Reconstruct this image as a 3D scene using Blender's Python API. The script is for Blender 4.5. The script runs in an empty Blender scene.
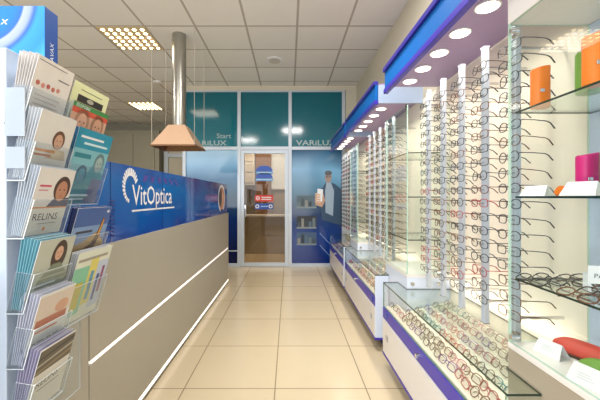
import bpy, bmesh, math, random
from mathutils import Vector, Matrix
random.seed(7)
sc = bpy.context.scene
COL = sc.collection
PI = math.pi
CAMZ = 1.265

# ------------------------------------------------------------------ materials
def lin(c):
    return c / 12.92 if c <= 0.04045 else ((c + 0.055) / 1.055) ** 2.4
def rgb(h, a=1.0):
    if isinstance(h, str):
        h = h.lstrip('#')
        return tuple(lin(int(h[i:i+2], 16) / 255) for i in (0, 2, 4)) + (a,)
    return tuple(h) + (a,)
MATS = {}
def new_mat(name):
    m = bpy.data.materials.new(name); m.use_nodes = True
    nt = m.node_tree; nt.nodes.clear()
    out = nt.nodes.new('ShaderNodeOutputMaterial')
    return m, nt, out
def mat(name, col, rough=0.5, metal=0.0, emit=None, estr=0.0, var=0.06, scale=12.0, spec=0.5, aniso=None):
    if name in MATS: return MATS[name]
    m, nt, out = new_mat(name)
    b = nt.nodes.new('ShaderNodeBsdfPrincipled')
    b.inputs['Roughness'].default_value = rough
    b.inputs['Metallic'].default_value = metal
    b.inputs['Specular IOR Level'].default_value = spec
    c = rgb(col)
    if var:
        tc = nt.nodes.new('ShaderNodeTexCoord')
        n = nt.nodes.new('ShaderNodeTexNoise'); n.inputs['Scale'].default_value = scale
        n.inputs['Detail'].default_value = 3
        if aniso:
            mp = nt.nodes.new('ShaderNodeMapping'); mp.inputs['Scale'].default_value = aniso
            nt.links.new(tc.outputs['Object'], mp.inputs['Vector']); nt.links.new(mp.outputs['Vector'], n.inputs['Vector'])
        else:
            nt.links.new(tc.outputs['Object'], n.inputs['Vector'])
        mx = nt.nodes.new('ShaderNodeMix'); mx.data_type = 'RGBA'
        mx.inputs['A'].default_value = tuple(x * (1 - var) for x in c[:3]) + (1,)
        mx.inputs['B'].default_value = tuple(min(1, x * (1 + var)) for x in c[:3]) + (1,)
        nt.links.new(n.outputs['Fac'], mx.inputs['Factor'])
        nt.links.new(mx.outputs['Result'], b.inputs['Base Color'])
    else:
        b.inputs['Base Color'].default_value = c
    if emit:
        b.inputs['Emission Color'].default_value = rgb(emit)
        b.inputs['Emission Strength'].default_value = estr
    nt.links.new(b.outputs[0], out.inputs[0])
    MATS[name] = m
    return m
def glass(name, tint='#ffffff', rough=0.0, ior=1.45, haze=0.0, hazecol='#ffffff', maxr=1.0):
    if name in MATS: return MATS[name]
    m, nt, out = new_mat(name)
    tr = nt.nodes.new('ShaderNodeBsdfTransparent'); tr.inputs[0].default_value = rgb(tint)
    gl = nt.nodes.new('ShaderNodeBsdfGlossy'); gl.inputs['Roughness'].default_value = rough
    gl.inputs[0].default_value = (maxr, maxr, maxr, 1)
    lw = nt.nodes.new('ShaderNodeLayerWeight'); lw.inputs['Blend'].default_value = 0.5
    pw = nt.nodes.new('ShaderNodeMath'); pw.operation = 'POWER'; nt.links.new(lw.outputs['Facing'], pw.inputs[0]); pw.inputs[1].default_value = 4.5
    f0 = ((ior - 1) / (ior + 1)) ** 2
    fr = nt.nodes.new('ShaderNodeMath'); fr.operation = 'MULTIPLY_ADD'; nt.links.new(pw.outputs[0], fr.inputs[0]); fr.inputs[1].default_value = (1 - f0) * 0.75; fr.inputs[2].default_value = f0
    mx = nt.nodes.new('ShaderNodeMixShader')
    nt.links.new(fr.outputs[0], mx.inputs[0]); nt.links.new(tr.outputs[0], mx.inputs[1]); nt.links.new(gl.outputs[0], mx.inputs[2])
    last = mx
    if haze:
        df = nt.nodes.new('ShaderNodeBsdfDiffuse'); df.inputs[0].default_value = rgb(hazecol)
        m2 = nt.nodes.new('ShaderNodeMixShader'); m2.inputs[0].default_value = haze
        nt.links.new(mx.outputs[0], m2.inputs[1]); nt.links.new(df.outputs[0], m2.inputs[2]); last = m2
    nt.links.new(last.outputs[0], out.inputs[0])
    MATS[name] = m
    return m
def tile_mat(name, col, line, px, py, ox, oy, lw, rough, var, spec=0.5, bump=0.0):
    m, nt, out = new_mat(name)
    N = nt.nodes.new; L = nt.links.new
    g = N('ShaderNodeNewGeometry'); sep = N('ShaderNodeSeparateXYZ'); L(g.outputs['Position'], sep.inputs[0])
    def math_(op, a, b=None, c=None):
        n = N('ShaderNodeMath'); n.operation = op
        for i, v in enumerate((a, b, c)):
            if v is None: continue
            if isinstance(v, (int, float)): n.inputs[i].default_value = v
            else: L(v, n.inputs[i])
        return n.outputs[0]
    dists = []; cells = []
    for s, p, o in ((sep.outputs[0], px, ox), (sep.outputs[1], py, oy)):
        t = math_('DIVIDE', math_('SUBTRACT', s, o), p)
        fr = math_('FRACT', t); cells.append(math_('FLOOR', t))
        d = math_('MULTIPLY', math_('MINIMUM', fr, math_('SUBTRACT', 1.0, fr)), p)
        dists.append(d)
    d = math_('MINIMUM', dists[0], dists[1])
    mask = math_('LESS_THAN', d, lw / 2)
    cb = N('ShaderNodeCombineXYZ'); L(cells[0], cb.inputs[0]); L(cells[1], cb.inputs[1])
    wn = N('ShaderNodeTexWhiteNoise'); wn.noise_dimensions = '2D'; L(cb.outputs[0], wn.inputs['Vector'])
    ns = N('ShaderNodeTexNoise'); ns.inputs['Scale'].default_value = 5.0; ns.inputs['Detail'].default_value = 4; L(g.outputs['Position'], ns.inputs['Vector'])
    v = math_('ADD', math_('MULTIPLY', math_('SUBTRACT', wn.outputs['Value'], 0.5), var), math_('MULTIPLY', math_('SUBTRACT', ns.outputs['Fac'], 0.5), var))
    v = math_('ADD', v, 1.0)
    c1 = N('ShaderNodeMix'); c1.data_type = 'RGBA'; c1.blend_type = 'MULTIPLY'; c1.inputs['Factor'].default_value = 1
    c1.inputs['A'].default_value = rgb(col); L(v, c1.inputs['B'])
    c2 = N('ShaderNodeMix'); c2.data_type = 'RGBA'; L(mask, c2.inputs['Factor']); L(c1.outputs['Result'], c2.inputs['A']); c2.inputs['B'].default_value = rgb(line)
    b = N('ShaderNodeBsdfPrincipled'); b.inputs['Roughness'].default_value = rough; b.inputs['Specular IOR Level'].default_value = spec
    L(c2.outputs['Result'], b.inputs['Base Color']); L(b.outputs[0], out.inputs[0])
    return m
def set_ramp(el, stops):
    el[0].position = stops[0][0]; el[0].color = rgb(stops[0][1]); el[1].position = stops[-1][0]; el[1].color = rgb(stops[-1][1])
    for p, c in stops[1:-1]:
        q = el.new(p); q.color = rgb(c)
def ramp_mat(name, axis, stops, rough=0.15, wave=None, spec=0.5, emit=0.0):
    """colour ramp along a world axis (position), stops = [(value, colour)], optional second noise"""
    m, nt, out = new_mat(name); N = nt.nodes.new; L = nt.links.new
    tc = N('ShaderNodeTexCoord'); sep = N('ShaderNodeSeparateXYZ'); L(tc.outputs['Object'], sep.inputs[0])
    lo, hi = stops[0][0], stops[-1][0]
    mr = N('ShaderNodeMapRange'); mr.inputs['From Min'].default_value = lo; mr.inputs['From Max'].default_value = hi
    src = sep.outputs['XYZ'.index(axis)]
    if wave:
        ns = N('ShaderNodeTexNoise'); ns.inputs['Scale'].default_value = wave[0]; ns.inputs['Detail'].default_value = 2
        L(tc.outputs['Object'], ns.inputs['Vector'])
        ma = N('ShaderNodeMath'); ma.operation = 'MULTIPLY_ADD'; L(ns.outputs['Fac'], ma.inputs[0]); ma.inputs[1].default_value = wave[1]; L(src, ma.inputs[2])
        sb = N('ShaderNodeMath'); sb.operation = 'SUBTRACT'; L(ma.outputs[0], sb.inputs[0]); sb.inputs[1].default_value = wave[1] / 2
        src = sb.outputs[0]
    L(src, mr.inputs['Value'])
    cr = N('ShaderNodeValToRGB'); L(mr.outputs[0], cr.inputs[0])
    set_ramp(cr.color_ramp.elements, [((p - lo) / (hi - lo), c) for p, c in stops])
    b = N('ShaderNodeBsdfPrincipled'); b.inputs['Roughness'].default_value = rough; b.inputs['Specular IOR Level'].default_value = spec
    L(cr.outputs[0], b.inputs['Base Color']); 
    if emit:
        L(cr.outputs[0], b.inputs['Emission Color']); b.inputs['Emission Strength'].default_value = emit
    L(b.outputs[0], out.inputs[0])
    return m

# ------------------------------------------------------------------ mesh builder
class MB:
    def __init__(s):
        s.v = []; s.f = []; s.mi = []; s.mats = []; s.T = Matrix.Identity(4); s.sm = []
    def m(s, mt):
        if mt not in s.mats: s.mats.append(mt)
        return s.mats.index(mt)
    def add(s, vs, fs, mt, smooth=False):
        o = len(s.v); i = s.m(mt)
        s.v += [tuple(s.T @ Vector(p)) for p in vs]
        for f in fs:
            s.f.append(tuple(o + k for k in f)); s.mi.append(i); s.sm.append(smooth)
        return s
    def box(s, x0, x1, y0, y1, z0, z1, mt, edge=None, thin=None):
        vs = [(x, y, z) for z in (z0, z1) for y in (y0, y1) for x in (x0, x1)]
        F = {'z0': (0, 2, 3, 1), 'z1': (4, 5, 7, 6), 'y0': (0, 1, 5, 4), 'y1': (2, 6, 7, 3), 'x0': (0, 4, 6, 2), 'x1': (1, 3, 7, 5)}
        if edge is None:
            return s.add(vs, list(F.values()), mt)
        s.add(vs, [F[k] for k in F if k[0] == thin], mt)
        return s.add(vs, [F[k] for k in F if k[0] != thin], edge)
    def prism(s, poly, z0, z1, mt, edge=None):      # polygon in xy (ccw), extruded in z
        n = len(poly)
        vs = [(p[0], p[1], z0) for p in poly] + [(p[0], p[1], z1) for p in poly]
        s.add(vs, [tuple(range(n - 1, -1, -1)), tuple(range(n, 2 * n))], mt)
        return s.add(vs, [(i, (i + 1) % n, n + (i + 1) % n, n + i) for i in range(n)], edge or mt)
    def loft(s, rings, mt, cap=True, smooth=False):
        n = len(rings[0]); vs = [p for r in rings for p in r]; fs = []
        for k in range(len(rings) - 1):
            for i in range(n):
                fs.append((k*n+i, k*n+(i+1) % n, (k+1)*n+(i+1) % n, (k+1)*n+i))
        s.add(vs, fs, mt, smooth)
        if cap:
            s.add(rings[0], [tuple(range(n - 1, -1, -1))], mt); s.add(rings[-1], [tuple(range(n))], mt)
        return s
    def tube(s, pts, r, mt, n=6, closed=False, cap=True, flat=1.0):
        P = [Vector(p) for p in pts]; rings = []
        m = len(P)
        up = None
        for i, p in enumerate(P):
            a = P[i - 1] if (i > 0 or closed) else P[i]
            b = P[(i + 1) % m] if (i < m - 1 or closed) else P[i]
            t = (b - a).normalized()
            if up is None:
                up = Vector((0, 0, 1)) if abs(t.z) < 0.9 else Vector((1, 0, 0))
            u = (up - t * up.dot(t)); u.normalize(); w = t.cross(u); up = u
            rr = r[i] if isinstance(r, (list, tuple)) else r
            rings.append([tuple(p + (u * math.cos(2*PI*k/n) + w * math.sin(2*PI*k/n) * flat) * rr) for k in range(n)])
        if closed: rings.append(rings[0])
        return s.loft(rings, mt, cap and not closed, True)
    def cyl(s, c, r, h, mt, axis='z', n=20, r2=None, smooth=True):
        r2 = r if r2 is None else r2
        def pt(a, rr, t):
            q = {'z': (rr*math.cos(a), rr*math.sin(a), t), 'x': (t, rr*math.cos(a), rr*math.sin(a)), 'y': (rr*math.sin(a), t, rr*math.cos(a))}[axis]
            return (c[0]+q[0], c[1]+q[1], c[2]+q[2])
        rings = [[pt(2*PI*i/n, r, 0) for i in range(n)], [pt(2*PI*i/n, r2, h) for i in range(n)]]
        s.loft(rings, mt, False, smooth)
        s.add(rings[0], [tuple(range(n-1, -1, -1))], mt); s.add(rings[1], [tuple(range(n))], mt)
        return s
    def poly(s, pts, mt):                            # flat polygon
        return s.add(pts, [tuple(range(len(pts)))], mt)
    def rect(s, x0, y0, x1, y1, z, mt): return s.poly([(x0,y0,z),(x1,y0,z),(x1,y1,z),(x0,y1,z)], mt)
    def ell(s, cx, cy, rx, ry, z, mt, n=20, a0=0, a1=2*PI):
        if a1 - a0 > 2*PI - 1e-6: pts = [(cx+rx*math.cos(2*PI*i/n), cy+ry*math.sin(2*PI*i/n), z) for i in range(n)]
        else: pts = [(cx+rx*math.cos(a0+(a1-a0)*i/n), cy+ry*math.sin(a0+(a1-a0)*i/n), z) for i in range(n+1)]
        return s.poly(pts, mt)
    def ring(s, cx, cy, r0, r1, z, mt, n=24, a0=0.0, a1=2*PI, sx=1.0):
        for i in range(n):
            a, b = a0+(a1-a0)*i/n, a0+(a1-a0)*(i+1)/n
            s.poly([(cx+r0*sx*math.cos(a), cy+r0*math.sin(a), z), (cx+r1*sx*math.cos(a), cy+r1*math.sin(a), z),
                    (cx+r1*sx*math.cos(b), cy+r1*math.sin(b), z), (cx+r0*sx*math.cos(b), cy+r0*math.sin(b), z)], mt)
        return s
    def text(s, body, x, y, z, size, mt, sx=1.0, align='LEFT', bold=0.0, shear=0.0):
        vs, fs = text_mesh(body, bold, shear)
        if not vs: return s
        w = max(p[0] for p in vs)
        ox = {'LEFT': 0, 'CENTER': -w/2, 'RIGHT': -w}[align]
        return s.add([((p[0]+ox)*size*sx + x, p[1]*size + y, z) for p in vs], fs, mt)
    def mesh(s, name):
        me = bpy.data.meshes.new(name)
        me.from_pydata(s.v, [], s.f)
        for mt in s.mats: me.materials.append(mt)
        me.polygons.foreach_set('material_index', s.mi)
        me.polygons.foreach_set('use_smooth', s.sm)
        me.update()
        return me
    def build(s, name, parent=None, bevel=0.0):
        o = bpy.data.objects.new(name, s.mesh(name)); COL.objects.link(o)
        if parent: o.parent = parent
        if bevel:
            b = o.modifiers.new('bevel', 'BEVEL'); b.width = bevel; b.segments = 2; b.limit_method = 'ANGLE'
            o.modifiers.new('wn', 'WEIGHTED_NORMAL')
        return o
_TX = {}
def text_mesh(body, bold=0.0, shear=0.0):
    k = (body, bold, shear)
    if k not in _TX:
        cu = bpy.data.curves.new('lettering', 'FONT'); cu.body = body; cu.size = 1.0; cu.resolution_u = 2
        cu.offset = bold; cu.shear = shear
        o = bpy.data.objects.new('lettering', cu); COL.objects.link(o)
        dg = bpy.context.evaluated_depsgraph_get()
        me = bpy.data.meshes.new_from_object(o.evaluated_get(dg))
        _TX[k] = ([tuple(v.co) for v in me.vertices], [tuple(p.vertices) for p in me.polygons])
        bpy.data.objects.remove(o); bpy.data.curves.remove(cu); bpy.data.meshes.remove(me)
    return _TX[k]
def thing(name, label, cat, loc=(0,0,0), group=None, rot=None):
    o = bpy.data.objects.new(name, None); COL.objects.link(o); o.location = loc; o.empty_display_size = 0.05
    if rot: o.rotation_euler = rot
    return tag(o, label, cat, group)
def tag(o, label, cat, group=None):
    o['label'] = label; o['category'] = cat
    if group: o['group'] = group
    return o
def struct(o):
    o['kind'] = 'structure'; return o
def copy_tree(o, parent=None):
    c = o.copy(); COL.objects.link(c)
    if parent: c.parent = parent
    for ch in list(o.children): copy_tree(ch, c)
    return c
ORD = ['', 'first', 'second', 'third', 'fourth', 'fifth', 'sixth', 'seventh', 'eighth', 'ninth', 'tenth', 'eleventh', 'twelfth', 'thirteenth',
       'fourteenth', 'fifteenth', 'sixteenth', 'seventeenth', 'eighteenth', 'nineteenth', 'twentieth', 'twenty-first', 'twenty-second']

# material set
M_wall = mat('wall paint', '#cfc8b4', 0.85, var=0.03)
M_greywall = mat('grey laminate', '#a5a18e', 0.6, var=0.04)
M_white = mat('white laminate', '#e6e2de', 0.35, var=0.02)
M_whitecool = mat('cool white laminate', '#d3dcec', 0.3, var=0.02)
M_cream = mat('cream back panel', '#f2e8d8', 0.55, var=0.03, scale=2)
M_rod = mat('satin silver rod', '#c6ced9', 0.4, 0.3, var=0.05, scale=40, aniso=(1,1,.05))
M_alu = mat('brushed aluminium', '#b9c0c8', 0.32, 0.9, var=0.08, scale=40, aniso=(1, 1, 0.05))
M_alup = mat('painted aluminium frame', '#c3ccd6', 0.35, 0.2, var=0.03)
M_chrome = mat('polished steel', '#d8d8d8', 0.12, 1.0, var=0.02)
M_steel = mat('stainless duct', '#a9a79f', 0.28, 0.9, var=0.1, scale=30, aniso=(1, 1, 0.04))
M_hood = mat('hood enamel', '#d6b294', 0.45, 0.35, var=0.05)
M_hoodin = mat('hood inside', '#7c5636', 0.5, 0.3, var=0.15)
M_blue = mat('bright blue fascia', '#0a63c4', 0.3, var=0.08, scale=3)
M_purple = mat('violet blue laminate', '#3f30ac', 0.35, var=0.05)
M_purpled = mat('deep violet trim', '#2d2592', 0.3, var=0.04)
M_soffit = mat('soffit with reflected lilac', '#a892bd', 0.45, var=0.04, scale=2)  # violet reflected from the fascia is put into this colour
M_taupe = mat('taupe laminate', '#a49a88', 0.5, var=0.04)
M_counter = mat('grey beige counter laminate', '#a49e90', 0.42, var=0.03, scale=3)
M_counterd = mat('counter plinth', '#7d776b', 0.4, 0.3, var=0.05)
M_dark = mat('dark gap', '#3a3632', 0.7, var=0.1)
M_led = mat('white light strip', '#ffffff', 0.4, emit='#fff8f0', estr=0.9, var=0)
M_lamp = mat('downlight glow', '#ffffff', 0.4, emit='#fff1dc', estr=5.0, var=0)
M_lampw = mat('warm lamp cell', '#ffffff', 0.4, emit='#ffdfa8', estr=10, var=0)
M_glass = glass('clear glass', '#f6fbf8')
M_glassv = glass('showcase glass', '#fbfdfc', ior=1.3)
M_gedge = mat('green glass edge', '#4f8068', 0.15, var=0.1)
M_gedged = mat('dark green glass edge', '#24382f', 0.12, var=0.15)
M_gedgel = mat('pale green glass edge', '#b9d8c6', 0.15, var=0.05)
M_acr = glass('clear acrylic', '#f4f7f9', ior=1.35, haze=0.025, hazecol='#eef3f8')
M_acredge = mat('acrylic edge', '#e3e9ee', 0.2, var=0.05)
M_frost = glass('frosted acrylic', '#f4f7fb', ior=1.35, haze=0.5, hazecol='#cfdaea')
M_paper = mat('white paper', '#e8e8ea', 0.6, var=0.03)
M_black = mat('black ink', '#1c1a1a', 0.5, var=0.05)
def P(h, rough=0.4): return mat('print ' + h, h, rough, var=0.05, scale=30)

# ------------------------------------------------------------------ setting
WX = 1.22; CEIL = 3.275; BACK = 5.84; LW = -5.7; FAR = 8.9; FRONT = -2.6
fl = tile_mat('beige floor tiles', '#cdbd9f', '#91836a', 0.6, 0.605, -0.092, 2.12, 0.008, 0.22, 0.05)
struct(MB().box(LW, WX, FRONT, FAR, -0.06, 0, fl).build('floor'))
ce = tile_mat('mineral fibre ceiling tiles', '#e8e6e2', '#b4aea4', 0.6, 0.6, 0.096, 0.175, 0.026, 0.9, 0.05, 0.1)
struct(MB().box(LW, WX, FRONT, FAR, CEIL, CEIL + 0.06, ce).build('ceiling'))
struct(MB().box(WX, WX + 0.1, FRONT, FAR, 0, CEIL, M_wall).build('wall_right'))
struct(MB().box(LW - 0.1, LW, FRONT, FAR, 0, CEIL, M_wall).build('wall_left'))
struct(MB().box(LW, WX, FAR, FAR + 0.1, 0, CEIL, M_greywall).build('wall_back'))
# pier beside the glass partition
struct(MB().box(1.03, WX, BACK - 0.02, BACK + 0.12, 0, CEIL, M_wall).build('wall_pier'))
struct(MB().box(-1.91, 1.03, BACK - 0.03, BACK + 0.1, CEIL - 0.075, CEIL, M_wall).build('trim_1'))
# partition frame: mullions and transoms (structure)
fr = MB()
ZT = 3.2; ZR = 2.15
for x in (-1.90, -0.905, 0.02, 0.99):
    fr.box(x - 0.03, x + 0.03, BACK - 0.03, BACK + 0.05, 0, ZT, M_alup)
for a, b in ((-1.87, -0.935), (-0.875, -0.01), (0.05, 0.96)):
    fr.box(a, b, BACK - 0.03, BACK + 0.05, ZR - 0.03, ZR + 0.03, M_alup)
    fr.box(a, b, BACK - 0.03, BACK + 0.05, ZT - 0.03, ZT, M_alup)
for a, b in ((-1.87, -0.935), (0.05, 0.96)):
    fr.box(a, b, BACK - 0.03, BACK + 0.05, 0, 0.06, M_alup)
struct(fr.build('wall_partition', bevel=0.003))
M_teal = ramp_mat('teal film', 'Z', [(2.1, '#0b7484'), (2.5, '#046a7c'), (3.2, '#05606e')], 0.1, spec=0.6)
M_letter = mat('silver lettering', '#9fb3b4', 0.4, 0.2, var=0.03)
def upright(mb, y):   # local (x right, y up, z toward camera) -> world, on plane Y=y
    mb.T = Matrix(((1,0,0,0),(0,0,-1,y),(0,1,0,0),(0,0,0,1))); return mb
for i, (a, b) in enumerate(((-1.87, -0.935), (-0.875, -0.01), (0.05, 0.96))):
    w = struct(MB().box(a, b, BACK, BACK + 0.012, ZR + 0.03, ZT - 0.03, M_teal).build('window_%d' % (i + 1)))
    if i == 0:
        t = upright(MB(), BACK - 0.002)
        t.text('VARiLUX', -1.80, 2.205, 0, 0.125, M_letter, 1.32, bold=0.012)
        t.build('lettering', w)
        t = upright(MB(), BACK - 0.002); t.text('Start', -1.32, 2.335, 0, 0.125, M_letter, 1.1); t.build('lettering', w)
    if i == 2:
        t = upright(MB(), BACK - 0.002)
        t.text('VARiLUX', 0.13, 2.205, 0, 0.135, M_letter, 1.35, bold=0.015); t.build('lettering', w)
# lower left pane: blue film dark at bottom, window reflection painted pale at top
M_filmL_refl = ramp_mat('blue left film with reflection', 'Z', [(0.05, '#0a0f3a'), (0.9, '#0c2a66'), (1.25, '#2c4f66'), (1.6, '#356f9c'), (1.85, '#8abce4'), (2.12, '#b4d8f2')], 0.08, wave=(1.5, 0.25))
w4 = struct(MB().box(-1.87, -0.935, BACK, BACK + 0.012, 0.06, ZR - 0.03, M_filmL_refl).build('window_4'))
MB().box(-1.87, -0.935, BACK - 0.006, BACK - 0.001, 0.275, 0.295, M_alup).build('pane_band', w4)
# poster pane
M_film = ramp_mat('blue window film right', 'Z', [(0.05, '#0c2a74'), (0.55, '#123a86'), (0.95, '#12305e'), (1.15, '#234a66'), (1.4, '#4c7f9e'), (1.75, '#79b0d8'), (2.12, '#2f6088')], 0.1, wave=(1.2, 0.3))
w5 = struct(MB().box(0.05, 0.96, BACK, BACK + 0.012, 0.06, ZR - 0.03, M_film).build('window_5'))
t = upright(MB(), BACK - 0.002)
# printed man: dark jacket, white shirt, head, hand holding a phone
t.poly([(0.60,0.85,0),(0.955,0.75,0),(0.955,1.40,0),(0.84,1.50,0),(0.76,1.53,0),(0.67,1.53,0),(0.60,1.42,0),(0.575,1.1,0)], P('#23425f'))
t.poly([(0.665,0.98,.0004),(0.80,0.92,.0004),(0.82,1.38,.0004),(0.76,1.53,.0004),(0.68,1.53,.0004),(0.655,1.36,.0004)], P('#8fa3b6'))
t.ell(0.715, 1.62, 0.062, 0.10, .0008, P('#8f7f7a'), 24)
t.ell(0.715, 1.70, 0.066, 0.045, .0010, P('#4f5259'), 18)
for x in (.692, .738): t.ell(x, 1.635, 0.010, 0.007, .0012, M_black, 12); t.ring(x, 1.635, .015, .019, .0013, M_black, 14)
t.poly([(0.695,1.572,.0012),(0.735,1.572,.0012),(0.715,1.562,.0012)], P('#8a5a50'))
t.poly([(0.712,1.625,.0012),(0.705,1.596,.0012),(0.724,1.596,.0012)], P('#957868'))
t.poly([(0.48,1.12,.0006),(0.60,1.08,.0006),(0.66,1.20,.0006),(0.62,1.34,.0006),(0.50,1.32,.0006)], P('#b9967f'))
for k in range(4):
    t.poly([(0.47,1.17+.045*k,.0014),(0.57,1.15+.045*k,.0014),(0.575,1.18+.045*k,.0014),(0.475,1.205+.045*k,.0014)], P('#caa890'))
t.poly([(0.50,1.20,.0010),(0.60,1.18,.0010),(0.62,1.40,.0010),(0.52,1.42,.0010)], P('#dfe4ea'))
# three shelf rows of boxes: a reflection painted on the pane
for k, (z, c) in enumerate(((1.09, '#4f6470'), (0.72, '#20262e'), (0.42, '#3f5a7a'))):
    t.rect(0.14, z - 0.03, 0.50, z, .0006, P('#7d8a90')); t.rect(0.14, z, 0.50, z + 0.20, .0004, P(c))
    for j in range(5):
        h = 0.08 + 0.09 * ((j * 37 + k * 11) % 10) / 10
        t.rect(0.155 + .068*j, z, 0.205 + .068*j, z + h, .0008, P(['#65757a', '#39464e', '#8a8a84', '#26303a', '#50687c'][(j + k) % 5]))
for k in range(2):
    t.poly([(0.56,0.62-.22*k,.0006),(0.76,0.40-.22*k,.0006),(0.76,0.385-.22*k,.0006),(0.56,0.60-.22*k,.0006)], P('#6f93c4'))
t.build('poster_and_reflection', w5)
# door
M_dglass = glass('door glass', '#d9cfc0', ior=1.4)
d = thing('door_1', 'd', 'door'); 
for k in ('label', 'category'): del d[k]
struct(d)
MB().box(-0.872,-0.81,BACK-0.035,BACK+0.03,0.005,2.115,M_alup).box(-0.075,-0.013,BACK-0.035,BACK+0.03,0.005,2.115,M_alup)\
    .box(-0.81,-0.075,BACK-0.035,BACK+0.03,2.05,2.115,M_alup).box(-0.81,-0.075,BACK-0.035,BACK+0.03,0.005,0.075,M_alup).build('door_frame', d, 0.004)
MB().box(-0.81,-0.075,BACK-0.006,BACK+0.004,0.075,2.05,M_dglass).build('glass_pane', d)
MB().box(-0.80,-0.77,BACK-0.075,BACK-0.035,0.9,1.12,M_chrome).build('door_handle', d, 0.004)
st = upright(MB(), BACK - 0.008)
def rrect(mb, x0, y0, x1, y1, z, mt, r):
    pts = []
    for cx, cy, a in ((x1-r,y0+r,-PI/2),(x1-r,y1-r,0),(x0+r,y1-r,PI/2),(x0+r,y0+r,PI)):
        for k in range(5): pts.append((cx+r*math.cos(a+k*PI/8), cy+r*math.sin(a+k*PI/8), z))
    mb.poly(pts, mt)
rrect(st, -0.62, 1.185, -0.285, 1.30, 0, P('#d22a20'), 0.02)
st.ring(-0.565, 1.243, 0.026, 0.036, .001, M_paper, 16); st.rect(-0.59, 1.238, -0.54, 1.248, .001, M_paper)
for k in range(2): st.rect(-0.50, 1.25 - .035*k, -0.32, 1.266 - .035*k, .001, M_paper)
st.build('red_sticker', d)['label'] = 'red notice sticker with white ring symbol'
st = upright(MB(), BACK - 0.008)
rrect(st, -0.62, 1.04, -0.285, 1.15, 0, P('#17469e'), 0.02)
for x in (-0.575, -0.335): st.ring(x, 1.095, 0.020, 0.036, .001, M_paper, 16)
for k in range(3): st.rect(-0.51 + .045*k, 1.085, -0.475 + .045*k, 1.105, .001, P('#9ec3ea'))
st.build('blue_sticker', d)['label'] = 'blue notice sticker with two white rings'
for k, z in enumerate((1.735, 1.61)):
    st = upright(MB(), BACK - 0.008)
    st.ell(-0.45, z, 0.155, 0.10, 0, P('#1b52b8'), 14, 0, PI); st.rect(-0.605, z - 0.055, -0.295, z - 0.005, 0, P('#4b92d2'))
    st.rect(-0.59, z - 0.036, -0.31, z - 0.022, .001, P('#b9dbf2')); st.build('dome_sticker', d)
# room behind the door: tan wall, blind, brown column, white window
M_tan = mat('tan wall', '#9c8a6c', 0.8, var=0.05)
struct(MB().box(-1.95, 1.03, 7.9, 8.0, 0, CEIL, M_tan).build('wall_rear'))
struct(MB().box(-1.95, -1.90, BACK + 0.1, 7.9, 0, CEIL, M_tan).build('wall_rear_left'))
w6 = struct(MB().box(-0.42,-0.06,7.88,7.9,1.48,2.35,mat('daylight pane', '#cfd8e4', 0.3, emit='#dce8f6', estr=0.55, var=0.02)).build('window_6'))
MB().box(-0.45,-0.42,7.85,7.9,1.45,2.38,M_paper).box(-0.06,-0.03,7.85,7.9,1.45,2.38,M_paper).box(-0.45,-0.03,7.85,7.9,1.45,1.48,M_paper).box(-0.45,-0.03,7.85,7.9,2.35,2.38,M_paper).build('window_frame', w6)
struct(MB().box(-0.80,-0.44,7.70,7.88,0,CEIL,mat('brown pier paint', '#8a6238', 0.7, var=0.1)).build('wall_column'))
cb = thing('wall_cabinet', 'white slatted wall cabinet seen through upper left of door glass', 'cabinet', (-1.12, 7.72, 1.55))
MB().box(-0.30,0.30,-0.1,0.17,0,0.85,M_paper).build('carcass', cb, 0.004)
for k in range(3): MB().box(-0.28,0.28,-0.115,-0.1,0.06+.25*k,0.26+.25*k,M_white).build('slatted_door', cb, 0.003)
lb = thing('lab_bench', 'grey workbench behind the glass door', 'bench', (-0.45, 7.35, 0))
MB().box(-1.0,1.0,-0.25,0.3,0.82,0.86,M_white).build('bench_top', lb, 0.004)
MB().box(-0.95,0.95,-0.2,0.3,0.0,0.82,mat('bench front', '#b9ab92', .6)).build('bench_body', lb)

# far left: tall built-in cupboards
cup = thing('built_in_cupboard', 'pale grey built-in cupboard wall behind the blue glass screen', 'cupboard', (-4.4, 8.6, 0))
MB().box(-1.25,0.92,0,0.29,0,3.05,M_greywall).build('carcass', cup)
for a, b in ((-1.23,-0.52),(-0.50,0.225),(0.245,0.80)):
    q = MB().box(a,b,-0.025,0,0.05,2.95,M_greywall).build('door', cup, 0.004); MB().box(b-0.06,b-0.04,-0.05,-0.025,1.0,1.2,M_alu).build('handle', q)
dr2 = struct(MB().box(-3.40,-3.30,8.75,8.9,0,3.0,M_alup).box(-2.62,-2.52,8.75,8.9,0,3.0,M_alup).box(-3.30,-2.62,8.75,8.9,2.35,2.45,M_alup).box(-3.30,-2.62,8.75,8.9,2.94,3.0,M_alup).build('door_2'))
MB().box(-3.30,-2.62,8.80,8.86,0,2.35,M_wall).build('door_leaf', dr2)
MB().box(-3.30,-2.62,8.80,8.86,2.45,2.94,M_wall).build('door_transom', dr2)

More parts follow.
